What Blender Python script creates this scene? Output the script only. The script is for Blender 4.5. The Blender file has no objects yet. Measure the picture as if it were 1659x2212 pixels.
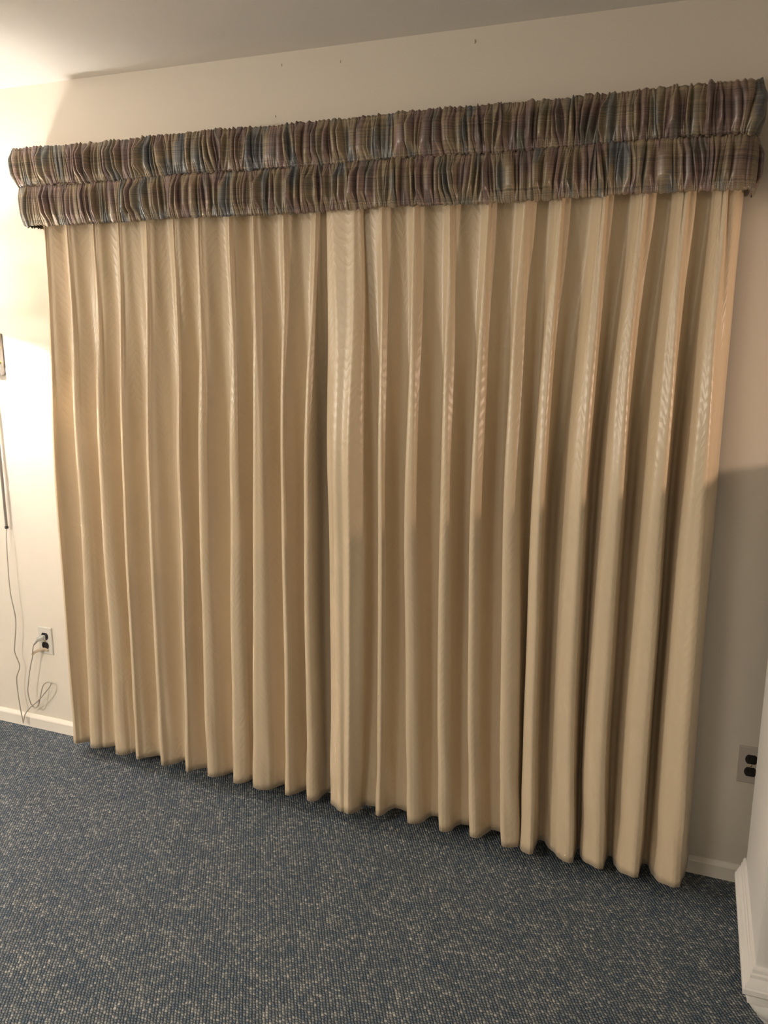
import bpy, bmesh, math, random
import numpy as np
from mathutils import Vector, Matrix

random.seed(7)
rng = np.random.default_rng(11)
C = bpy.context.scene.collection
SC = bpy.context.scene
H = 2.44                                   # ceiling height

# ------------------------------------------------------------------ camera
YAW, PITCH, ROLL = 0.376041, -0.2133545, 0.00353909
fw = Vector((-math.sin(YAW)*math.cos(PITCH), math.cos(YAW)*math.cos(PITCH), math.sin(PITCH)))
r0 = Vector((math.cos(YAW), math.sin(YAW), 0)); u0 = r0.cross(fw)
rt = r0*math.cos(ROLL) + u0*math.sin(ROLL); up = -r0*math.sin(ROLL) + u0*math.cos(ROLL)
cam_d = bpy.data.cameras.new('camera'); cam = bpy.data.objects.new('camera', cam_d); C.objects.link(cam)
m = Matrix.Identity(4)
for i in range(3):
    m[i][0], m[i][1], m[i][2] = rt[i], up[i], -fw[i]
m.translation = Vector((0, -2.48545, 1.619916))
cam.matrix_world = m
cam_d.sensor_fit = 'VERTICAL'; cam_d.sensor_height = 24; cam_d.lens = 24*1821.677/2212
cam_d.clip_start = 0.02
SC.camera = cam

# ------------------------------------------------------------------ light
SC.view_settings.view_transform = 'Standard'; SC.view_settings.look = 'None'
SC.view_settings.gamma = 1.0; SC.view_settings.use_curve_mapping = False
SC.view_settings.exposure = 2.08
SC.cycles.use_denoising = True
world = bpy.data.worlds.new('world'); SC.world = world; world.use_nodes = True
world.node_tree.nodes['Background'].inputs[0].default_value = (0.9, 0.85, 0.8, 1)
world.node_tree.nodes['Background'].inputs[1].default_value = 0.02
LAMP_LEFT = 370.0                          # emission of the wall lamp's bulb
LAMP_RIGHT = 9.5                          # lamp across the room, beyond the cabinet
LEFT_FILL = 27.0                          # unseen light added at left front to brighten the folds
CEIL_FILL = 9.0                           # soft fill added under the ceiling behind the camera, no fixture
def light(name, kind, loc, energy, color, size):
    d = bpy.data.lights.new(name, kind); d.energy = energy; d.color = color
    if kind == 'AREA': d.shape = 'DISK'; d.size = size
    else: d.shadow_soft_size = size
    o = bpy.data.objects.new(name, d); C.objects.link(o); o.location = loc
    return o
rl = light('room_lamp', 'SPOT', (1.30, -0.55, 1.530), LAMP_RIGHT, (1.0, 0.70, 0.52), 0.010)
rl.data.spot_size = math.radians(52); rl.data.spot_blend = 0.45
rl.rotation_euler = (Vector((-0.05, -0.05, 1.40)) - rl.location).to_track_quat('-Z', 'Y').to_euler()
light('left_fill_light', 'POINT', (-3.5, -2.5, 1.70), LEFT_FILL, (1.0, 0.91, 0.81), 0.12)
light('ceiling_fill_light', 'AREA', (-1.5, -3.2, 2.40), CEIL_FILL, (1.0, 0.92, 0.81), 0.9)

# ------------------------------------------------------------------ helpers
def lin(c):
    return c/12.92 if c <= 0.04045 else ((c+0.055)/1.055)**2.4
def rgb(h):
    return tuple(lin(int(h[i:i+2], 16)/255) for i in (0, 2, 4)) + (1,)

class NT:
    def __init__(s, name, color=(0.8, 0.8, 0.8, 1), rough=0.6, spec=0.3, metal=0.0):
        s.m = bpy.data.materials.new(name); s.m.use_nodes = True
        s.t = s.m.node_tree; s.b = s.t.nodes['Principled BSDF']
        s.b.inputs['Base Color'].default_value = color
        s.b.inputs['Roughness'].default_value = rough
        s.b.inputs['Specular IOR Level'].default_value = spec
        s.b.inputs['Metallic'].default_value = metal
    def n(s, kind, **kw):
        nd = s.t.nodes.new(kind)
        for k, v in kw.items():
            if k.startswith('i_'): nd.inputs[k[2:].replace('_', ' ')].default_value = v
            else: setattr(nd, k, v)
        return nd
    def l(s, a, b): s.t.links.new(a, b)
    def math(s, op, a, b=None, c=None):
        nd = s.t.nodes.new('ShaderNodeMath'); nd.operation = op
        for i, v in enumerate((a, b, c)):
            if v is None: continue
            if hasattr(v, 'is_linked'): s.l(v, nd.inputs[i])
            else: nd.inputs[i].default_value = v
        return nd.outputs[0]
    def noise(s, vec, scale=1.0, detail=2.0, rough=0.5):
        nd = s.n('ShaderNodeTexNoise'); nd.inputs['Scale'].default_value = scale
        nd.inputs['Detail'].default_value = detail; nd.inputs['Roughness'].default_value = rough
        s.l(vec, nd.inputs['Vector']); return nd.outputs['Fac']
    def ramp(s, fac, stops, interp='LINEAR'):
        nd = s.n('ShaderNodeValToRGB'); cr = nd.color_ramp; cr.interpolation = interp
        while len(cr.elements) < len(stops): cr.elements.new(0.5)
        for e, (p, c) in zip(cr.elements, stops): e.position = p; e.color = c
        s.l(fac, nd.inputs[0]); return nd.outputs[0]
    def comb(s, x, y, z=0.0):
        nd = s.n('ShaderNodeCombineXYZ')
        for i, v in enumerate((x, y, z)):
            if hasattr(v, 'is_linked'): s.l(v, nd.inputs[i])
            else: nd.inputs[i].default_value = v
        return nd.outputs[0]
    def mix(s, fac, a, b, mode='MIX'):
        nd = s.n('ShaderNodeMix', data_type='RGBA', blend_type=mode)
        for i, v in ((0, fac), (6, a), (7, b)):
            if hasattr(v, 'is_linked'): s.l(v, nd.inputs[i])
            else: nd.inputs[i].default_value = v
        return nd.outputs[2]
    def bump(s, h, strength=0.2, dist=0.002):
        nd = s.n('ShaderNodeBump'); nd.inputs['Strength'].default_value = strength
        nd.inputs['Distance'].default_value = dist
        s.l(h, nd.inputs['Height']); s.l(nd.outputs[0], s.b.inputs['Normal'])
    def coord(s, which='Object'):
        return s.n('ShaderNodeTexCoord').outputs[which]
    def sep(s, v):
        nd = s.n('ShaderNodeSeparateXYZ'); s.l(v, nd.inputs[0]); return nd.outputs

def paint(name, color, rough=0.7, spec=0.25, bstr=0.08):
    a = NT(name, color, rough, spec)
    g = a.coord('Object')
    a.bump(a.noise(g, 260, 2), bstr, 0.0006)
    nz = a.noise(g, 1.3, 2)
    d = tuple(v*0.965 for v in color[:3]) + (1,)
    a.l(a.mix(nz, color, d), a.b.inputs['Base Color'])
    return a.m

M = {}
M['wall'] = paint('wall_paint', (0.735, 0.675, 0.578, 1), 0.62, 0.3)
M['ceiling'] = paint('ceiling_paint', (0.82, 0.79, 0.74, 1), 0.8, 0.2, 0.15)
M['trim'] = paint('trim_paint', (0.80, 0.75, 0.66, 1), 0.45, 0.4, 0.03)
M['cab'] = paint('cabinet_paint', (0.80, 0.78, 0.74, 1), 0.4, 0.4, 0.03)
M['plate'] = NT('plate_plastic', (0.62, 0.60, 0.53, 1), 0.35, 0.45).m
M['plate_grey'] = NT('plate_plastic_grey', (0.52, 0.47, 0.42, 1), 0.35, 0.45).m
M['black'] = NT('socket_plastic', (0.012, 0.009, 0.008, 1), 0.3, 0.5).m
M['slot'] = NT('socket_slot', (0.003, 0.003, 0.003, 1), 0.6, 0.2).m
M['brass'] = NT('brass', (0.55, 0.42, 0.2, 1), 0.3, 0.5, 1.0).m
M['steel'] = NT('satin_steel', (0.30, 0.275, 0.26, 1), 0.42, 0.5, 0.8).m
M['cord'] = NT('cord_plastic', (0.40, 0.36, 0.30, 1), 0.35, 0.5).m
M['strap'] = NT('strap_plastic', (0.50, 0.40, 0.27, 1), 0.4, 0.4).m
g = NT('clear_plastic', (0.86, 0.88, 0.84, 1), 0.12, 0.5); g.b.inputs['Transmission Weight'].default_value = 0.7
M['clear'] = g.m

def blackout():
    a = NT('drape_satin', (0.60, 0.475, 0.315, 1), 0.42, 0.5)
    uv = a.coord('UV'); x, y, _ = a.sep(uv)
    # moire chevrons woven into the satin
    tri = a.math('PINGPONG', x, 0.036)
    big = a.noise(a.comb(a.math('MULTIPLY', x, 9.0), a.math('MULTIPLY', y, 2.2)), 1.0, 2)
    fine = a.noise(a.comb(a.math('MULTIPLY', x, 30.0), a.math('MULTIPLY', y, 18.0)), 1.0, 3)
    ph = a.math('ADD', a.math('ADD', y, a.math('MULTIPLY', tri, 1.35)), a.math('MULTIPLY', fine, 0.040))
    w = a.math('SINE', a.math('MULTIPLY', ph, 2*math.pi/0.030))
    w = a.math('MULTIPLY', a.math('POWER', a.math('ADD', a.math('MULTIPLY', w, 0.5), 0.5), 2.0), a.math('MULTIPLY', big, 1.2))
    thread = a.noise(a.comb(a.math('MULTIPLY', x, 260.0), a.math('MULTIPLY', y, 900.0)), 1.0, 1)
    hgt = a.math('ADD', w, a.math('MULTIPLY', thread, 0.12))
    a.bump(hgt, 0.17, 0.003)
    rr = a.math('ADD', 0.31, a.math('MULTIPLY', w, 0.12)); a.l(rr, a.b.inputs['Roughness'])
    a.l(a.mix(fine, (0.650, 0.522, 0.356, 1), (0.615, 0.492, 0.330, 1)), a.b.inputs['Base Color'])
    a.b.inputs['Sheen Weight'].default_value = 0.12; a.b.inputs['Sheen Roughness'].default_value = 0.4
    return a.m
M['drape'] = blackout()

def ikat():
    a = NT('striped_valance_cloth', (0.2, 0.16, 0.12, 1), 0.36, 0.6)
    uv = a.coord('UV'); u, v, _ = a.sep(uv)
    jag = a.noise(a.comb(a.math('MULTIPLY', u, 3.0), a.math('MULTIPLY', v, 420.0)), 1.0, 2)
    jag = a.math('MULTIPLY', a.math('SUBTRACT', jag, 0.5), 0.05)
    uu = a.math('ADD', u, jag)
    hue = a.noise(a.comb(a.math('MULTIPLY', uu, 15.0), a.math('MULTIPLY', v, 6.0), 3.3), 1.0, 1.5)
    col = a.ramp(hue, [(0.30, rgb('606265')), (0.38, rgb('706f6a')), (0.44, rgb('837763')), (0.50, rgb('908066')),
                       (0.55, rgb('897563')), (0.60, rgb('816a62')), (0.66, rgb('756460')), (0.74, rgb('676456'))])
    st = a.noise(a.comb(a.math('MULTIPLY', u, 2.5), a.math('MULTIPLY', v, 300.0), 7.7), 1.0, 2, 0.6)
    val = a.ramp(st, [(0.30, (0.55, 0.55, 0.57, 1)), (0.45, (0.88, 0.88, 0.88, 1)), (0.6, (1.0, 1.0, 1.0, 1)), (0.72, (1.35, 1.3, 1.2, 1))])
    col = a.mix(1.0, col, val, 'MULTIPLY')
    # darker paired pin-stripes running along the cloth
    vv = a.math('ADD', v, a.math('MULTIPLY', a.noise(a.comb(a.math('MULTIPLY', u, 6.0), 0.0), 1.0, 1), 0.007))
    s1 = a.math('PINGPONG', a.math('ADD', vv, 0.004), 0.030)
    line = a.math('LESS_THAN', s1, 0.0009)
    s2 = a.math('PINGPONG', a.math('ADD', vv, 0.0100), 0.030)
    line = a.math('MAXIMUM', line, a.math('LESS_THAN', s2, 0.0007))
    col = a.mix(a.math('MULTIPLY', line, 0.42), col, rgb('2f2b2c'))
    a.l(col, a.b.inputs['Base Color'])
    a.bump(st, 0.15, 0.0012)
    a.b.inputs['Sheen Weight'].default_value = 0.1
    return a.m
M['valance'] = ikat()
M['board'] = NT('board_wood', (0.5, 0.38, 0.25, 1), 0.7).m

def carpet():
    a = NT('loop_carpet', (0.1, 0.12, 0.15, 1), 0.95, 0.1)
    p = a.coord('Object'); mp = a.n('ShaderNodeMapping'); mp.inputs['Rotation'].default_value = (0, 0, -math.radians(30))
    a.l(p, mp.inputs[0]); x, y, _ = a.sep(mp.outputs[0])
    RW, RL = 0.0078, 0.0086
    wob = a.noise(p, 75, 2.5)
    ux = a.math('DIVIDE', a.math('ADD', x, a.math('MULTIPLY', wob, 0.006)), RW)
    row = a.math('FLOOR', ux)
    wn0 = a.n('ShaderNodeTexWhiteNoise', noise_dimensions='1D'); a.l(row, wn0.inputs['W'])
    vy = a.math('ADD', a.math('DIVIDE', a.math('ADD', y, a.math('MULTIPLY', wob, 0.010)), RL), a.math('ADD', wn0.outputs[0], a.math('MULTIPLY', a.math('FRACT', ux), 0.30)))
    cell = a.math('FLOOR', vy)
    wn = a.n('ShaderNodeTexWhiteNoise', noise_dimensions='2D'); a.l(a.comb(row, cell), wn.inputs['Vector'])
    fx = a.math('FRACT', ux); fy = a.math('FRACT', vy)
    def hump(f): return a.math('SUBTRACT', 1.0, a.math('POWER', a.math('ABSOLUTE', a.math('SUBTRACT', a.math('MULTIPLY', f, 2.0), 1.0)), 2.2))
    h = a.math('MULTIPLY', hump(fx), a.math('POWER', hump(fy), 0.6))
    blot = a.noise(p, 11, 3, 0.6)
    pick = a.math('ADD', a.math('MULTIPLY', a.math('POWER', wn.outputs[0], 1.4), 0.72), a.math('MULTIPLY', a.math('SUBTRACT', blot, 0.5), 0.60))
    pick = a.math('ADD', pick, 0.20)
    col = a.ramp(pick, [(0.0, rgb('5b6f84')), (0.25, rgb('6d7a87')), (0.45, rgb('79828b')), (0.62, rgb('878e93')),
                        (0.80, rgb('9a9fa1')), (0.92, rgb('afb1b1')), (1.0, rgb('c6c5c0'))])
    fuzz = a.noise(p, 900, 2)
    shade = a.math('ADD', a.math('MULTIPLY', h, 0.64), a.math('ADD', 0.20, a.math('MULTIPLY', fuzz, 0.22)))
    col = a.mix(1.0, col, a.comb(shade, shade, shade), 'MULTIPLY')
    a.l(col, a.b.inputs['Base Color'])
    a.bump(a.math('ADD', h, a.math('MULTIPLY', fuzz, 0.25)), 0.9, 0.004)
    return a.m
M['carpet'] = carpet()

def new_mesh(name, verts, faces, mat, parent=None, smooth=False, uv=None):
    me = bpy.data.meshes.new(name); me.from_pydata([tuple(v) for v in verts], [], faces); me.update()
    if uv is not None:
        lay = me.uv_layers.new(name='UVMap')
        vi = np.empty(len(me.loops), dtype=np.int32); me.loops.foreach_get('vertex_index', vi)
        lay.data.foreach_set('uv', np.asarray(uv, dtype=np.float32)[vi].ravel())
    me.materials.append(mat)
    if smooth: me.polygons.foreach_set('use_smooth', [True]*len(me.polygons))
    o = bpy.data.objects.new(name, me); C.objects.link(o)
    if parent: o.parent = parent
    return o
def bm_obj(name, bm, mat, parent=None, smooth=False):
    bmesh.ops.recalc_face_normals(bm, faces=bm.faces[:])
    me = bpy.data.meshes.new(name); bm.to_mesh(me); bm.free(); me.materials.append(mat)
    if smooth:
        me.polygons.foreach_set('use_smooth', [True]*len(me.polygons))
        try: me.set_sharp_from_angle(angle=math.radians(38))
        except Exception: pass
    o = bpy.data.objects.new(name, me); C.objects.link(o)
    if parent: o.parent = parent
    return o
def box(bm, lo, hi, bevel=0.0, seg=2):
    ret = bmesh.ops.create_cube(bm, size=1.0); vs = ret['verts']
    for v in vs:
        for i in range(3): v.co[i] = lo[i] + (v.co[i]+0.5)*(hi[i]-lo[i])
    if bevel:
        es = list({e for v in vs for e in v.link_edges})
        bmesh.ops.bevel(bm, geom=es, offset=bevel, segments=seg, affect='EDGES', profile=0.6)
def box_obj(name, lo, hi, mat, parent=None, bevel=0.0):
    bm = bmesh.new(); box(bm, lo, hi, bevel); return bm_obj(name, bm, mat, parent, bevel > 0)
def empty(name, loc, label=None, cat=None):
    o = bpy.data.objects.new(name, None); C.objects.link(o); o.location = loc; o.empty_display_size = 0.05
    if label: o['label'] = label; o['category'] = cat
    return o
def struct(o): o['kind'] = 'structure'; return o
def catmull(P, n):
    P = [np.asarray(p, float) for p in P]; P = [2*P[0]-P[1]] + P + [2*P[-1]-P[-2]]; out = []
    for i in range(1, len(P)-2):
        for k in range(n):
            t = k/n; a, b, c, d = P[i-1], P[i], P[i+1], P[i+2]
            out.append(0.5*((2*b)+(c-a)*t+(2*a-5*b+4*c-d)*t*t+(3*b-a-3*c+d)*t**3))
    out.append(P[-2]); return np.array(out)
def bspline(P, n, crisp=0.0):
    P = np.asarray(P, float); P = np.vstack([2*P[0]-P[1], P, 2*P[-1]-P[-2]]); out = []
    ts = np.arange(n)/n
    B = np.stack([(1-ts)**3, 3*ts**3-6*ts**2+4, -3*ts**3+3*ts**2+3*ts+1, ts**3], 1)/6
    for i in range(len(P)-3):
        straight = P[i+1]+(P[i+2]-P[i+1])*ts[:, None]                # crisp: how far the cloth keeps its pressed creases
        out.append((B@P[i:i+4])*(1-crisp)+straight*crisp)
    out.append(((P[-3]+4*P[-2]+P[-1])/6)[None]); return np.vstack(out)
def tube(name, pts, rad, mat, parent=None, seg=8, flat=1.0):
    pts = [Vector(p) for p in pts]; n = len(pts); bm = bmesh.new(); rings = []
    prev = None
    for i, p in enumerate(pts):
        t = (pts[min(i+1, n-1)]-pts[max(i-1, 0)]).normalized()
        a = Vector((0, 1, 0)) if prev is None else prev
        a = (a - t*a.dot(t)); a = a.normalized() if a.length > 1e-5 else t.orthogonal().normalized()
        prev = a; b = t.cross(a)
        r = rad[i] if hasattr(rad, '__len__') else rad
        rings.append([bm.verts.new(p + a*math.cos(2*math.pi*k/seg)*r*flat + b*math.sin(2*math.pi*k/seg)*r) for k in range(seg)])
    for i in range(n-1):
        for k in range(seg):
            bm.faces.new((rings[i][k], rings[i][(k+1) % seg], rings[i+1][(k+1) % seg], rings[i+1][k]))
    bm.faces.new(rings[0][::-1]); bm.faces.new(rings[-1])
    return bm_obj(name, bm, mat, parent, True)
def lathe(name, prof, center, mat, parent=None, seg=32, caps=True):
    bm = bmesh.new(); rings = []
    for r, z in prof:
        rings.append([bm.verts.new((center[0]+r*math.cos(2*math.pi*k/seg), center[1]+r*math.sin(2*math.pi*k/seg), center[2]+z)) for k in range(seg)])
    for i in range(len(rings)-1):
        for k in range(seg):
            bm.faces.new((rings[i][k], rings[i][(k+1) % seg], rings[i+1][(k+1) % seg], rings[i+1][k]))
    if caps: bm.faces.new(rings[0][::-1]); bm.faces.new(rings[-1])
    return bm_obj(name, bm, mat, parent, True)

# ------------------------------------------------------------------ room shell
X0, X1, Y1 = -4.3, 3.3, -5.0
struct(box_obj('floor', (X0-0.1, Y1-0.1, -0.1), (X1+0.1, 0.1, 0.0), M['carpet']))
struct(box_obj('ceiling', (X0-0.1, Y1-0.1, H), (X1+0.1, 0.1, H+0.1), M['ceiling']))
wall = struct(box_obj('wall_back', (X0-0.1, 0.0, 0.0), (X1+0.1, 0.1, H), M['wall']))
struct(box_obj('wall_left', (X0-0.1, Y1, 0.0), (X0, 0.0, H), M['wall']))
struct(box_obj('wall_right', (X1, Y1, 0.0), (X1+0.1, 0.0, H), M['wall']))
struct(box_obj('wall_front', (X0-0.1, Y1-0.1, 0.0), (X1+0.1, Y1, H), M['wall']))
# invented half-height partition, added out of view to block the right lamp; its top edge throws the level shade line on the right
struct(box_obj('wall_shade_blocker', (0.80, -1.3, 0.0), (0.91, 0.0, 1.416), M['wall']))
# small filled nail marks in the paint above the valance
for (x, z, r) in ((-0.715, 2.404, 0.0045), (-1.126, 2.395, 0.003), (-1.322, 2.405, 0.003), (-1.347, 2.262, 0.003)):
    bm = bmesh.new(); bmesh.ops.create_icosphere(bm, subdivisions=2, radius=r)
    for v in bm.verts: v.co = Vector((v.co.x*0.8+x, v.co.y*0.55-0.0005, v.co.z*1.3+z))
    bm_obj('filled_nail_mark', bm, M['wall'], wall, True)
def baseboard(name, a, b):
    # profile in (distance from wall, z): square face, chamfered top
    prof = [(0.0, 0.0), (0.013, 0.0), (0.013, 0.041), (0.011, 0.0455), (0.0035, 0.055), (0.0, 0.055)]
    a, b = Vector(a), Vector(b); d = (b-a).normalized(); nrm = Vector((d.y, -d.x, 0))
    vs = [a+nrm*p+Vector((0, 0, z)) for p, z in prof] + [b+nrm*p+Vector((0, 0, z)) for p, z in prof]
    k = len(prof); fs = [(i, (i+1) % k, k+(i+1) % k, k+i) for i in range(k)] + [tuple(range(k))[::-1], tuple(range(k, 2*k))]
    return struct(new_mesh(name, vs, fs, M['trim']))
baseboard('baseboard_back', (X0, 0, 0), (X1, 0, 0))
baseboard('baseboard_left', (X0, Y1, 0), (X0, -0.013, 0))
baseboard('baseboard_right', (X1, -0.013, 0), (X1, Y1, 0))

# ------------------------------------------------------------------ drapes
ZT, ZH = 2.10, 0.052
# each fold: three stations down its leading edge (x, z) and the width of its face at the hem
LEFT = [((-2.191, 1.912), (-2.203, 0.978), (-2.2163, 0.052), .016), ((-2.094, 1.912), (-2.100, 0.986), (-2.1355, 0.052), .040),
        ((-1.985, 1.913), (-1.999, 0.995), (-2.0135, 0.052), .045), ((-1.883, 1.914), (-1.902, 1.003), (-1.9174, 0.052), .018),
        ((-1.773, 1.914), (-1.795, 1.011), (-1.8089, 0.052), .022), ((-1.671, 1.915), (-1.667, 1.022), (-1.6965, 0.052), .018),
        ((-1.570, 1.915), (-1.586, 1.028), (-1.6018, 0.052), .040), ((-1.460, 1.916), (-1.465, 1.038), (-1.4940, 0.052), .050),
        ((-1.372, 1.917), (-1.381, 1.045), (-1.4120, 0.052), .065), ((-1.271, 1.917), (-1.274, 1.054), (-1.2826, 0.052), .022),
        ((-1.162, 1.918), (-1.191, 1.061), (-1.2012, 0.052), .032)]
RIGHT = [((-.9436, 1.919), (-.930, 1.085), (-.943, .047), .018), ((-.8461, 1.919), (-.8417, 1.092), (-.832, .047), .040),
         ((-.7392, 1.920), (-.7348, 1.101), (-.721, .047), .035), ((-.6267, 1.921), (-.643, 1.109), (-.618, .047), .030),
         ((-.5292, 1.921), (-.543, 1.117), (-.511, .047), .050), ((-.4347, 1.922), (-.4415, 1.125), (-.433, .047), .040),
         ((-.3193, 1.922), (-.3324, 1.134), (-.3147, .047), .060), ((-.2172, 1.923), (-.2379, 1.141), (-.2259, .047), .062),
         ((-.1174, 1.924), (-.1226, 1.151), (-.1257, .047), .060), ((-.0283, 1.924), (-.0252, 1.159), (-.0084, .047), .066)]
def lag(st, z):
    (x0, z0), (x1, z1), (x2, z2) = st
    if z > z0: return x0 + (z-z0)*((x0-x1)/(z0-z1))*0.6
    return x0*(z-z1)*(z-z2)/((z0-z1)*(z0-z2)) + x1*(z-z0)*(z-z2)/((z1-z0)*(z1-z2)) + x2*(z-z0)*(z-z1)/((z2-z0)*(z2-z1))
def sstep(a, b, x):
    t = min(1, max(0, (x-a)/(b-a))); return t*t*(3-2*t)
wob = {}
def wobble(key, z, amp):
    if key not in wob: wob[key] = (random.uniform(2, 5), random.uniform(0, 6.3), random.uniform(7, 12), random.uniform(0, 6.3))
    f1, p1, f2, p2 = wob[key]
    return amp*(math.sin(f1*z+p1) + 0.35*math.sin(f2*z+p2))
def row_points(z, folds, side, flap):
    """control polyline in plan at height z"""
    q = (z-ZH)/(1.92-ZH)                            # 0 hem .. 1 under the valance
    top = sstep(0.58, 1.02, q)
    F = []
    for k, (a, b, c, w) in enumerate(folds):
        kk = (side, k)
        x = lag((a, b, c), z) + wobble(kk+('x',), z, 0.0022)
        qc = min(1.0, max(0.0, q)); wt = 0.010 if side == 'L' else (0.013 if k < 4 else 0.020)
        wz = wt + (w+0.004-wt)*(1-qc**(1.6 if side == 'L' else 2.4))
        if side == 'L': xl, xr = x, x+wz
        elif k < 5: xl, xr = x-0.008, x-0.008+wz
        else: xl, xr = x-wz*0.72, x+wz*0.28
        fr = k/len(folds) + (0 if side == 'L' else 0.9)
        yh = -(0.143+0.024*k/10) if side == 'L' else -(0.164+0.022*k/9)
        yf = (yh-0.003*math.sin(math.pi*min(1, max(0, q)))*(1-top))*(1-top) - (0.112+0.004*fr)*top + wobble(kk+('y',), z, 0.003)
        F.append((xl, xr, yf))
    yv = -0.086*(1-top) - 0.079*top - 0.013*math.exp(-((z-ZH)/0.25)**2)
    pts = []
    if side == 'L':
        pts += [(F[0][0]-0.012, -0.035), (F[0][0]-0.010, -0.07)]
    else:
        # leading flap that laps over the left drape
        fx = [lag([(s[i], zz) for s, zz in zip(flap, (1.912, 1.078, 0.052))], z) for i in range(4)]
        yb, yt = -0.184, -0.114
        ym = yb*(1-top) + yt*top - 0.004*math.sin(math.pi*min(1, max(0, q)))*(1-top) + wobble(('flap',), z, 0.003)
        v = 0.034*(1-top) + 0.009*top; c = 0.6*(1-top) + 0.35*top
        pts += [(fx[0]+0.016, ym+v+0.022), (fx[0]+0.002, ym+v+0.010), (fx[0]+0.004, ym+v*0.9), (fx[0]+0.5*(fx[1]-fx[0]), ym+v*0.55), (fx[1]-0.010, ym+0.008*c), (fx[1]+0.004, ym+0.001),
                (fx[1]*0.55+fx[2]*0.45, ym+0.010*c), (fx[2]-0.010, ym+0.001*c), (fx[2]+0.001, ym-0.010*c), (fx[2]+0.010, ym+0.002),
                (fx[3]-0.004, ym+v*0.7), (fx[3]+0.001, ym+v*0.8+0.010), (fx[3]-0.004, (ym+v+yv)/2)]
        g = F[0][0]-fx[3]
        pts += [(fx[3]+g*0.10, yv-0.014), (fx[3]+g*0.55, yv-0.014), (fx[3]+g*0.82, yv-0.018)]
    for k, (xl, xr, yf) in enumerate(F):
        w = xr-xl
        gl = 0.007*sstep(1.76, 1.96, z)*(1 if k % 3 != 1 else 0.4)            # V between the pinched fingers
        kind = -1.0 if side == 'L' else (0.0 if k < 5 else 1.0)
        if kind < 1:
            rn = 0.015*(1-top)+0.006*top; e2 = max(0.004, w-rn)
            pts += [(xl+0.001, yf+1.7*rn), (xl, yf+0.85*rn), (xl+0.28*rn, yf+0.22*rn), (xl+rn, yf), (xl+rn+e2*0.5, yf+0.08*w+gl), (xl+rn+e2*0.9, yf+0.20*w+0.003), (xr+0.004, yf+0.40*w+0.006)]
        else:
            pts += [(xl, yf+0.42*w+0.004), (xl+w*0.18, yf+0.24*w), (xl+w*0.45, yf+0.11*w+gl), (xl+w*0.66, yf+0.001), (xl+w*0.80, yf), (xr, yf+0.007), (xr-0.001, yf+0.018)]
        if k+1 < len(F):
            nx = F[k+1]; g = nx[0]-xr; ny = nx[2]
            dd = wobble((side, k, 'v'), z, 0.003)
            # where the cloth reaches back: a (start), b (end) of the valley as fractions of the gap
            a = {-1.0: 0.50, 0.0: 0.34, 1.0: 0.06}[kind]*(1-top) + 0.46*top
            b = {-1.0: 0.97, 0.0: 0.86, 1.0: 0.40}[kind]*(1-top) + 0.74*top
            ya = yf+0.40*w
            pts += [(xr+g*a*0.30, ya*0.74+yv*0.26), (xr+g*a*0.65, ya*0.32+yv*0.68), (xr+g*a, yv+dd*0.5), (xr+g*(a+b)/2, yv+0.003+dd),
                    (xr+g*b, yv+0.001), (nx[0]-g*(1-b)*0.50, ny*0.42+yv*0.58)]
    if side == 'L':
        pts += [(F[-1][1]+0.012, -0.10), (F[-1][1]+0.03, -0.082), (F[-1][1]+0.06, -0.078)]
    else:
        e = lag(((0.0135, 1.936), (0.0115, 1.143), (0.021, 0.052)), z)
        e = max(e, F[-1][1]+0.006)
        pts += [((F[-1][1]+e)/2+0.002, -0.118), (e, -0.075), (e+0.002, -0.03)]
    return pts
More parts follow.
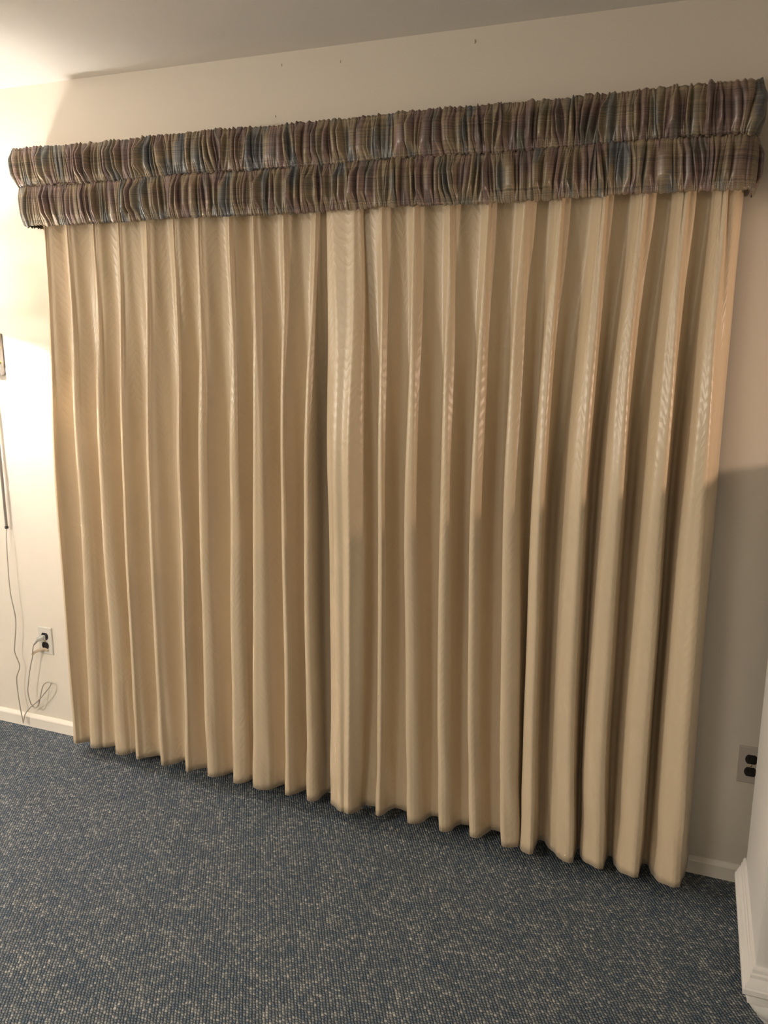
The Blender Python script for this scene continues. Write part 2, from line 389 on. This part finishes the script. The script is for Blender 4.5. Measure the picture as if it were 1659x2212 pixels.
def make_drape(side, folds, flap, label):
    NR = 84
    zs = [ZH + (ZT-ZH)*(i/(NR-1)) for i in range(NR)]
    hem = 0.10; zs[4] = ZH+hem; zs[5] = ZH+hem+0.004
    for i in range(4): zs[i] = ZH + hem*i/4
    for i in range(6, NR): zs[i] = zs[5] + (ZT-zs[5])*(i-5)/(NR-6+1)
    rows = np.array([bspline(row_points(z, folds, side, flap), 4, 0.22+0.55*math.exp(-((z-ZH)/0.30)**2)) for z in zs])
    n = rows.shape[1]
    seg = np.linalg.norm(np.diff(rows[1], axis=0), axis=1); u = np.concatenate([[0], np.cumsum(seg)])
    # fine creases in the cloth
    ucol = u[None, :]; zrow = np.array(zs)[:, None]
    tx = np.gradient(rows[:, :, 0], axis=1); ty = np.gradient(rows[:, :, 1], axis=1); L = np.hypot(tx, ty)+1e-9
    nx, ny = ty/L, -tx/L
    d = 0.0009*np.sin(ucol*61+3*np.sin(zrow*2.3)) + 0.0007*np.sin(ucol*137+zrow*5.1+2*np.sin(zrow*3.7))
    d = d + 0.0016*np.exp(-((zrow-ZH)/0.25)**2)*np.sin(ucol*45+zrow*24+np.sin(ucol*17)*2)
    rows[:, :, 0] += nx*d; rows[:, :, 1] += ny*d
    root = empty('drape', (float(rows[0, :, 0].mean()), -0.1, 0), label, 'curtain')
    inv = Vector(root.location)
    def part(name, i0, i1, off):
        vs, uv = [], []
        # a hem is turned up double: inside layer first, round the bottom fold, then the outside
        order = [(i, off) for i in range(i0, i1)] if name != 'hem' else [(i, -0.003) for i in range(i1-1, i0-1, -1)] + [(i, off) for i in range(i0, i1)]
        for i, of in order:
            for j in range(n):
                zz = zs[i] + (0.0022*math.sin(u[j]*23)+0.0016*math.sin(u[j]*51+1) if i == 0 else 0)
                vs.append((rows[i, j, 0]+nx[i, j]*of-inv.x, rows[i, j, 1]+ny[i, j]*of-inv.y, zz)); uv.append((u[j], zs[i]))
        i0, i1 = 0, len(order)
        fs = [(a*n+j, a*n+j+1, (a+1)*n+j+1, (a+1)*n+j) for a in range(i1-i0-1) for j in range(n-1)]
        o = new_mesh(name, vs, fs, M['drape'], root, True, uv)
        return o
    part('pleated_panel', 4, NR, 0.0)
    part('hem', 0, 5, 0.0003)
    return root
make_drape('L', LEFT, None, 'left cream satin pinch-pleat drape, tucked behind the overlapping centre edge of its pair')
FLAP = [(-1.131, -1.0861, -1.0322, -1.0081), (-1.1129, -1.0671, -1.0234, -.9833), (-1.1156, -1.0623, -1.0310, -1.0056)]
make_drape('R', RIGHT, FLAP, 'right cream satin pinch-pleat drape with wide overlapping flap at the centre')

# ------------------------------------------------------------------ gathered valance
def make_valance():
    root = empty('valance', (-1.11, 0, 1.955), 'gathered multicolour striped fabric valance with two puffed tiers above the cream drapes', 'valance')
    inv = Vector(root.location)
    XL, XR, YF, R = -2.280, 0.036, -0.142, 0.035
    # plan path: wall -> left return -> front -> right return -> wall
    pl = [(XL, -0.004), (XL, YF+R)]
    pl += [(XL+R-R*math.cos(a), YF+R-R*math.sin(a)) for a in np.linspace(0.15, math.pi/2, 9)]
    pl += [(XL+R+(XR-XL-2*R)*t, YF) for t in np.linspace(0.01, 1, 60)]
    pl += [(XR-R+R*math.sin(a), YF+R-R*math.cos(a)) for a in np.linspace(0.15, math.pi/2, 9)]
    pl += [(XR, -0.004)]
    pl = np.array(pl); sl = np.concatenate([[0], np.cumsum(np.linalg.norm(np.diff(pl, axis=0), axis=1))])
    Ltot = sl[-1]; ns = int(Ltot/0.0011); s = np.linspace(0, Ltot, ns)
    tang = np.column_stack([np.interp(s+0.004, sl, pl[:, 0])-np.interp(s-0.004, sl, pl[:, 0]),
                            np.interp(s+0.004, sl, pl[:, 1])-np.interp(s-0.004, sl, pl[:, 1])])
    tang /= np.linalg.norm(tang, axis=1)[:, None]+1e-9
    def gathers(mean):
        e = [0.0]
        while e[-1] < Ltot:
            fr = e[-1]/Ltot
            e.append(e[-1] + mean*(0.85+0.45*fr)*math.exp(random.gauss(0, 0.46)))
        e = np.array(e); amp = np.array([random.uniform(0.25, 1.0) for _ in e]); 
        amp = amp*np.clip(np.diff(np.append(e, e[-1]+mean))/mean, 0.35, 1.15)
        return e, amp
    def ridge(e, amp, x, pw):
        i = np.clip(np.searchsorted(e, x)-1, 0, len(e)-2)
        ph = np.clip((x-e[i])/(e[i+1]-e[i]), 0, 1)
        return amp[i]*np.maximum(0, 1-np.abs(2*ph-1)**2.2)**pw, ph-0.5, i
    bands = ((2.203, 2.084, 'upper_puff', 0.011), (2.084, 1.957, 'lower_puff', 0.010))
    for bi, (zt, zb, name, bulge) in enumerate(bands):
        ec, ac = gathers(0.0138); ef, af = gathers(0.0080)
        slant = np.array([random.gauss(0, 0.006) for _ in ec]); skew = np.array([random.gauss(0, 0.8) for _ in ec])
        NRr = 40; P = np.zeros((NRr, ns, 3))
        ff, _, ii = ridge(ec, ac, s, 0.6)
        arc = np.concatenate([[0], np.cumsum(np.hypot(np.diff(s), np.diff(ff*0.013)))])*1.25
        uvs = np.zeros((NRr, ns, 2))
        for r in range(NRr):
            t = r/(NRr-1)                                   # 0 top .. 1 bottom
            edge = min(t, 1-t)
            mid = sstep(0.02, 0.34, edge)
            wander = 0.0045*np.sin(s*31+t*2.2+bi*2) + 0.003*np.sin(s*83+t*4.1)
            x = s + wander*(t-0.5) + np.interp(s, ec, np.interp(ec, s, slant[np.clip(ii, 0, len(slant)-1)]))*(t-0.5)*2
            x = np.clip(x, 0, Ltot)
            fc, pc, ic = ridge(ec, ac, x, 0.62)
            f2, p2, i2 = ridge(ef, af, x, 0.7)
            shape = (4*t*(1-t))**0.28
            skw = 0.30*math.sin(3.0*t+bi)
            endf = 0.35+0.65*np.clip(np.minimum(s, Ltot-s)/0.30, 0, 1)
            d = bulge*shape*(0.80+0.20*np.sin(s*17+bi)) + endf*fc*(0.0055+0.0225*mid) + f2*(0.0052*(1-mid)+0.0014*mid) - 0.006
            side = (fc*skew[np.clip(ic, 0, len(skew)-1)]*0.0095*mid) + 0.0015*np.sin(s*200)*(1-mid)
            bx = np.interp(s, sl, pl[:, 0]); by = np.interp(s, sl, pl[:, 1])
            inset = (0.018*(1-(zt-(zt-zb)*t-1.957)/0.246))
            P[r, :, 0] = bx + tang[:, 0]*side + (-tang[:, 1])*(-d)
            P[r, :, 1] = by + tang[:, 1]*side + (tang[:, 0])*(-d)
            P[r, :, 0] += inset*np.clip((-1.9-bx)/0.3, 0, 1)
            frill = 0.0065*(fc-0.35)+0.0018*(f2-0.4) if (r in (0, NRr-1)) else 0.0
            z = zt - (zt-zb)*t
            P[r, :, 2] = z + (frill if r == 0 else (-frill if r == NRr-1 else 0)) + 0.0022*np.sin(s*9+bi) + (1-mid)*0.0012*np.sin(s*420)
            uvs[r, :, 0] = arc + bi*7.3; uvs[r, :, 1] = z
        # keep the cloth out of the wall
        P[:, :, 1] = np.minimum(P[:, :, 1], -0.002)
        vs = P.reshape(-1, 3) - np.array(inv); idx = np.arange(NRr*ns).reshape(NRr, ns)
        q = np.stack([idx[:-1, :-1], idx[1:, :-1], idx[1:, 1:], idx[:-1, 1:]], -1).reshape(-1, 4)
        me = bpy.data.meshes.new(name)
        me.vertices.add(len(vs)); me.vertices.foreach_set('co', vs.astype(np.float32).ravel())
        me.loops.add(q.size); me.loops.foreach_set('vertex_index', q.astype(np.int32).ravel())
        me.polygons.add(len(q)); me.polygons.foreach_set('loop_start', np.arange(0, q.size, 4, dtype=np.int32))
        me.polygons.foreach_set('use_smooth', np.ones(len(q), dtype=bool))
        me.update(calc_edges=True)
        lay = me.uv_layers.new(name='UVMap')
        lay.data.foreach_set('uv', uvs.reshape(-1, 2)[q.ravel()].astype(np.float32).ravel())
        me.materials.append(M['valance'])
        o = bpy.data.objects.new(name, me); C.objects.link(o); o.parent = root
    bm = bmesh.new()
    box(bm, (XL+0.01-inv.x, YF+0.012, 2.150-inv.z), (XR-0.01-inv.x, 0.0, 2.169-inv.z), 0.002)
    bm_obj('mounting_board', bm, M['board'], root)
    # stiff lining carried round behind the gathers
    prof = []
    for k, off in ((0, 0.012), (1, 0.015)):
        prof.append([(XL+0.02+off-inv.x, -0.001), (XL+0.02+off-inv.x, YF+off), (XR-off-inv.x, YF+off), (XR-off-inv.x, -0.001)])
    vs = [(x, y, z-inv.z) for z in (1.985, 2.19) for k in (0, 1) for x, y in prof[k]]
    fs = []
    for i in range(3):
        fs += [(i, i+1, 8+i+1, 8+i), (4+i+1, 4+i, 12+i, 12+i+1), (i+1, i, 4+i, 4+i+1), (8+i, 8+i+1, 12+i+1, 12+i)]
    fs += [(0, 8, 12, 4), (3, 7, 15, 11)]
    new_mesh('backing', vs, fs, M['board'], root)
make_valance()

# ------------------------------------------------------------------ outlets
def receptacle(parent, cx, cz, y):
    # rounded sides, flat top and bottom
    pts = []
    R, hh = 0.0172, 0.0142
    a0 = math.asin(hh/R)
    for a in np.linspace(-a0, a0, 10): pts.append((R*math.cos(a), R*math.sin(a)))
    for a in np.linspace(math.pi-a0, math.pi+a0, 10): pts.append((R*math.cos(a), R*math.sin(a)))
    bm = bmesh.new()
    f = [bm.verts.new((cx+px*0.97, y-0.0022, cz+pz*0.97)) for px, pz in pts]
    m1 = [bm.verts.new((cx+px, y-0.0014, cz+pz)) for px, pz in pts]
    b = [bm.verts.new((cx+px, y+0.002, cz+pz)) for px, pz in pts]
    n = len(pts)
    for A, B in ((f, m1), (m1, b)):
        for i in range(n): bm.faces.new((A[i], A[(i+1) % n], B[(i+1) % n], B[i]))
    bm.faces.new(f); bm.faces.new(b[::-1])
    o = bm_obj('receptacle', bm, M['black'], parent)
    for dx, w, h, dz in ((-0.0062, 0.0022, 0.0085, 0.003), (0.0062, 0.0018, 0.0070, 0.003)):
        box_obj('slot', (cx+dx-w/2, y-0.0024, cz+dz-h/2), (cx+dx+w/2, y-0.0019, cz+dz+h/2), M['slot'], o)
    lathe('ground_hole', [(0.0024, 0), (0.0024, 0.0005)], (0, 0, 0), M['slot'], o, 12)
    gh = o.children[-1]; gh.matrix_local = Matrix.Translation((cx, y-0.0019, cz-0.0075)) @ Matrix.Rotation(math.radians(90), 4, 'X')
    return o
def outlet(x, z, plate_mat, label):
    root = empty('wall_outlet', (x, 0, z), label, 'outlet')
    bm = bmesh.new()
    # face plate: square back edge, sloped border, flat face
    ring = lambda w, h, y: [bm.verts.new((sx*w, y, sz*h)) for sx, sz in ((-1, -1), (1, -1), (1, 1), (-1, 1))]
    r = [ring(0.0350, 0.0573, 0.0), ring(0.0350, 0.0573, -0.0025), ring(0.0343, 0.0566, -0.0038), ring(0.0318, 0.0541, -0.0056)]
    for A, B in zip(r, r[1:]):
        for i in range(4): bm.faces.new((A[i], A[(i+1) % 4], B[(i+1) % 4], B[i]))
    bm.faces.new(r[-1]); bm.faces.new(r[0][::-1])
    bm_obj('cover_plate', bm, plate_mat, root)
    receptacle(root, 0, 0.0195, -0.0056); receptacle(root, 0, -0.0195, -0.0056)
    sc = lathe('screw', [(0.0034, 0), (0.0034, 0.0006), (0.0024, 0.0013), (0.0004, 0.0016)], (0, 0, 0), M['brass'], root, 14)
    sc.matrix_local = Matrix.Translation((0, -0.0056, 0)) @ Matrix.Rotation(math.radians(90), 4, 'X')
    box_obj('screw_slot', (-0.0022, -0.00745, -0.0003), (0.0022, -0.0069, 0.0003), M['slot'], root)
    return root
outlet(-2.442, 0.391, M['plate'], 'white outlet left of the drapes with clear lamp plug in its upper socket')
outlet(0.172, 0.382, M['plate_grey'], 'outlet with two empty black sockets half hidden by the white cabinet')

# ------------------------------------------------------------------ plug-in wall lamp (only its plate edge, cord cover and cord reach the picture)
def wall_lamp():
    LX, LY, LZ = -2.575, -0.32, 1.75                  # bulb
    root = empty('wall_lamp', (-2.567, 0, 1.522), 'plug-in swing-arm wall lamp, its grey plate, cord cover and dangling cord left of the drapes', 'lamp')
    inv = Vector(root.location)
    def off(p): return (p[0]-inv.x, p[1]-inv.y, p[2]-inv.z)
    bm = bmesh.new(); box(bm, off((-2.605, -0.022, 1.445)), off((-2.528, 0.0, 1.600)), 0.004)
    pl = bm_obj('back_plate', bm, M['steel'], root, True)
    bm = bmesh.new(); box(bm, off((-2.592, -0.026, 1.462)), off((-2.541, -0.021, 1.583)), 0.003)
    bm_obj('raised_panel', bm, M['steel'], pl, True)
    for z in (1.494, 1.549):
        bm = bmesh.new(); bmesh.ops.create_uvsphere(bm, u_segments=14, v_segments=8, radius=0.0055)
        for v in bm.verts: v.co += Vector(off((-2.5295, -0.019, z)))
        bm_obj('knob_screw', bm, M['brass'], pl, True)
    # swing arm: boss, jointed arm, riser to the socket
    tube('swing_arm', [off(p) for p in ((-2.568, -0.02, 1.535), (-2.568, -0.045, 1.535), (-2.568, -0.055, 1.555), (-2.60, -0.15, 1.560), (-2.62, -0.22, 1.560),
                                        (-2.60, -0.28, 1.560), (LX-0.002, LY, 1.562), (LX+0.012, LY, 1.562))], 0.0065, M['steel'], root, 12)
    lathe('socket', [(0.013, -0.026), (0.015, -0.022), (0.015, 0.012), (0.006, 0.020)], off((LX, LY, LZ+0.060)), M['brass'], root, 20)
    em = bpy.data.materials.new('bulb_glow'); em.use_nodes = True; t = em.node_tree; t.nodes.remove(t.nodes['Principled BSDF'])
    e = t.nodes.new('ShaderNodeEmission'); e.inputs[0].default_value = (1.0, 0.925, 0.85, 1); e.inputs[1].default_value = LAMP_LEFT
    t.links.new(e.outputs[0], t.nodes['Material Output'].inputs[0])
    # an LED bulb hung base-up: its frosted dome throws down and sideways, less towards the base
    gn = t.nodes.new('ShaderNodeNewGeometry'); sp = t.nodes.new('ShaderNodeSeparateXYZ'); t.links.new(gn.outputs['Normal'], sp.inputs[0])
    mr = t.nodes.new('ShaderNodeMapRange'); mr.inputs[1].default_value = 0.0; mr.inputs[2].default_value = 0.6; mr.inputs[3].default_value = LAMP_LEFT; mr.inputs[4].default_value = LAMP_LEFT*0.40
    t.links.new(sp.outputs[2], mr.inputs[0]); t.links.new(mr.outputs[0], e.inputs[1])
    lathe('bulb', [(0.003, -0.028), (0.016, -0.024), (0.025, -0.014), (0.028, 0.0), (0.024, 0.018), (0.014, 0.030), (0.012, 0.034)], off((LX, LY, LZ)), em, root, 16)
    sh = bpy.data.materials.new('shade_cloth'); sh.use_nodes = True; t = sh.node_tree
    d = t.nodes.new('ShaderNodeBsdfDiffuse'); d.inputs[0].default_value = (0.80, 0.76, 0.68, 1)
    tr = t.nodes.new('ShaderNodeBsdfTranslucent'); tr.inputs[0].default_value = (0.86, 0.80, 0.70, 1)
    mx = t.nodes.new('ShaderNodeMixShader'); mx.inputs[0].default_value = 0.88
    t.links.new(d.outputs[0], mx.inputs[1]); t.links.new(tr.outputs[0], mx.inputs[2]); t.links.new(mx.outputs[0], t.nodes['Material Output'].inputs[0])
    lathe('lamp_shade', [(0.140, -0.085), (0.085, 0.078)], off((LX, LY, LZ)), sh, root, 48, caps=False)
    # three-legged harp: up from the arm's end, outside the bulb, to the socket under the shade's top ring
    for k in range(3):
        a = k*2*math.pi/3 + 0.5; ca, sa = math.cos(a), math.sin(a)
        tube('harp_wire', [off((LX+0.004*ca, LY+0.004*sa, 1.562)), off((LX+0.050*ca, LY+0.050*sa, 1.64)), off((LX+0.058*ca, LY+0.058*sa, LZ)),
                           off((LX+0.040*ca, LY+0.040*sa, LZ+0.07)), off((LX+0.006*ca, LY+0.006*sa, LZ+0.079))], 0.0013, M['steel'], root, 6)
        tube('shade_spoke', [off((LX+0.006*ca, LY+0.006*sa, LZ+0.078)), off((LX+0.085*ca, LY+0.085*sa, LZ+0.077))], 0.0013, M['steel'], root, 6)
    cc = tube('cord_cover', [off((-2.5745, -0.020, 1.445)), off((-2.5745, -0.020, 0.852))], 0.0055, M['steel'], root, 12)
    lathe('end_cap', [(0.0045, -0.006), (0.0075, -0.004), (0.0075, 0.003), (0.0055, 0.006)], off((-2.5745, -0.020, 0.851)), M['black'], cc, 16)
    y = -0.028
    path = [(-2.5745, -.020, .848), (-2.572, y, .814), (-2.5718, -.034, .70), (-2.5724, -.034, .585), (-2.564, y, .473), (-2.5785, -.03, .369), (-2.5850, y, .328),
            (-2.5702, -.024, .270), (-2.585, -.03, .223), (-2.5894, y, .165), (-2.5827, -.03, .095), (-2.573, -.032, .040), (-2.569, -.034, .024), (-2.566, -.034, .034),
            (-2.5598, y, .062), (-2.5313, -.03, .094), (-2.4754, -.036, .140), (-2.4323, -.034, .186), (-2.4175, -.022, .212), (-2.4270, -.016, .219),
            (-2.4420, -.018, .216), (-2.4571, -.024, .200), (-2.4718, -.028, .151), (-2.4854, -.028, .114), (-2.5065, -.026, .098), (-2.5200, -.026, .108),
            (-2.5236, -.03, .119), (-2.5285, -.034, .165), (-2.5206, -.034, .213), (-2.5036, -.034, .280), (-2.489, -.032, .326), (-2.4813, -.036, .353), (-2.470, -.040, .380), (-2.458, -.032, .398)]
    cd = tube('power_cord', [off(p) for p in catmull(path, 5)], 0.0022, M['cord'], root, 8)
    # clear moulded plug in the upper socket, and the flat strap below it
    bm = bmesh.new(); box(bm, (-0.012, -0.026, -0.010), (0.012, 0.0, 0.010), 0.005, 3)
    for v in bm.verts:
        k = 1.0 - 0.35*(-v.co.y/0.026); v.co.x *= k; v.co.z *= k
    for v in bm.verts:
        v.co = Vector(off((-2.446+v.co.x + v.co.y*0.25, -0.0082+v.co.y, 0.408+v.co.z + v.co.y*0.18)))
    bm_obj('plug', bm, M['clear'], cd, True)
    tube('plug_neck', [off(p) for p in ((-2.450, -.026, .405), (-2.458, -.034, .397), (-2.468, -.040, .383))], [0.0065, 0.0048, 0.0032], M['clear'], cd, 10)
    st = tube('flat_strap', [off(p) for p in catmull([(-2.4895, -.034, .334), (-2.478, -.030, .345), (-2.462, -.020, .353), (-2.444, -.012, .358), (-2.430, -.0085, .352)], 5)], 0.0055, M['strap'], cd, 8, 0.35)
    st['label'] = 'flat tan strap between cord and outlet plate'
wall_lamp()

# ------------------------------------------------------------------ white cabinet at the right edge
def cabinet():
    root = empty('cabinet', (0.175, -0.14, 0.0), 'white painted cabinet with moulded base on rounded feet at right edge of photo', 'cabinet')
    root.rotation_euler = (0, 0, math.radians(1.6))
    Wd, Dp, Ht = 0.58, 0.437, 1.250              # local: x 0..Wd to the right, y 0..-Dp towards the room
    zb, zm = 0.100, 0.165
    box_obj('carcass', (0.0, -Dp+0.02, zb), (Wd, -0.012, Ht-0.02), M['cab'], root, 0.0015)
    box_obj('back_panel', (0.007, -0.012, zb), (Wd-0.007, 0.0, Ht-0.02), M['cab'], root)
    box_obj('top', (0.0, -Dp, Ht-0.02), (Wd, 0.0, Ht), M['cab'], root, 0.003)
    # face frame with two framed doors
    def stile(name, lo, hi, par): return box_obj(name, lo, hi, M['cab'], par, 0.0015)
    for x in (0.0, Wd-0.045): stile('face_stile', (x, -Dp, zm-0.01), (x+0.045, -Dp+0.02, Ht-0.02), root)
    for z in (zm-0.01, Ht-0.06): stile('face_rail', (0.045, -Dp, z), (Wd-0.045, -Dp+0.02, z+0.04), root)
    for i in (0, 1):
        x0 = 0.049 + i*(Wd-0.098+0.003)/2; x1 = x0 + (Wd-0.098-0.003)/2
        z0, z1 = zm+0.034, Ht-0.064; yf = -Dp-0.004
        d = box_obj('door', (x0+0.004, yf+0.008, z0+0.004), (x1-0.004, yf+0.018, z1-0.004), M['cab'], root)
        for nm, lo, hi in (('door_stile', (x0, yf, z0), (x0+0.055, yf+0.02, z1)), ('door_stile', (x1-0.055, yf, z0), (x1, yf+0.02, z1)),
                           ('door_rail', (x0+0.055, yf, z0), (x1-0.055, yf+0.02, z0+0.055)), ('door_rail', (x0+0.055, yf, z1-0.055), (x1-0.055, yf+0.02, z1))):
            box_obj(nm, lo, hi, M['cab'], d, 0.003)
        kx = x1-0.028 if i == 0 else x0+0.028
        k = lathe('knob', [(0.004, 0), (0.004, 0.010), (0.013, 0.014), (0.014, 0.020), (0.008, 0.025)], (0, 0, 0), M['cab'], d, 20)
        k.matrix_local = Matrix.Translation((kx, yf, 0.75)) @ Matrix.Rotation(math.radians(90), 4, 'X')
    # base moulding mitred round left side, front and right side; profile (outset, z)
    prof = [(0.0, zm), (0.004, zm-0.001), (0.0065, zm-0.006), (0.0075, zm-0.014), (0.0105, zm-0.018), (0.0110, zm-0.026), (0.0160, zm-0.034), (0.0205, zm-0.044),
            (0.0215, zm-0.048), (0.0245, zm-0.050), (0.0250, zm-0.062), (0.0225, zm-0.065), (0.0, zm-0.065)]
    vs = []
    for o, z in prof:
        vs += [(-o, 0.004, z), (-o, -Dp-o, z), (Wd+o, -Dp-o, z), (Wd+o, 0.004, z)]
    fs = []; n = len(prof)
    for i in range(n):
        j = (i+1) % n
        for k in range(3): fs.append((4*i+k, 4*i+k+1, 4*j+k+1, 4*j+k))
    fs += [tuple(4*i for i in range(n)), tuple(4*i+3 for i in reversed(range(n)))]
    new_mesh('base_moulding', vs, fs, M['cab'], root)
    # plinth under the moulding and rounded feet
    box_obj('plinth', (-0.012, -Dp-0.012, 0.070), (Wd+0.012, -0.006, zb+0.004), M['cab'], root, 0.002)
    for x in (0.062, Wd-0.062):
        for y in (-Dp+0.060, -0.085):
            pr = [(0.046, 0.0)] + [(0.020+0.054*math.sin(a)+0.004, 0.003+0.067*(1-math.cos(a))) for a in np.linspace(0.55, math.pi/2, 10)]
            lathe('foot', pr, (x, y, 0.0), M['cab'], root, 32)
cabinet()
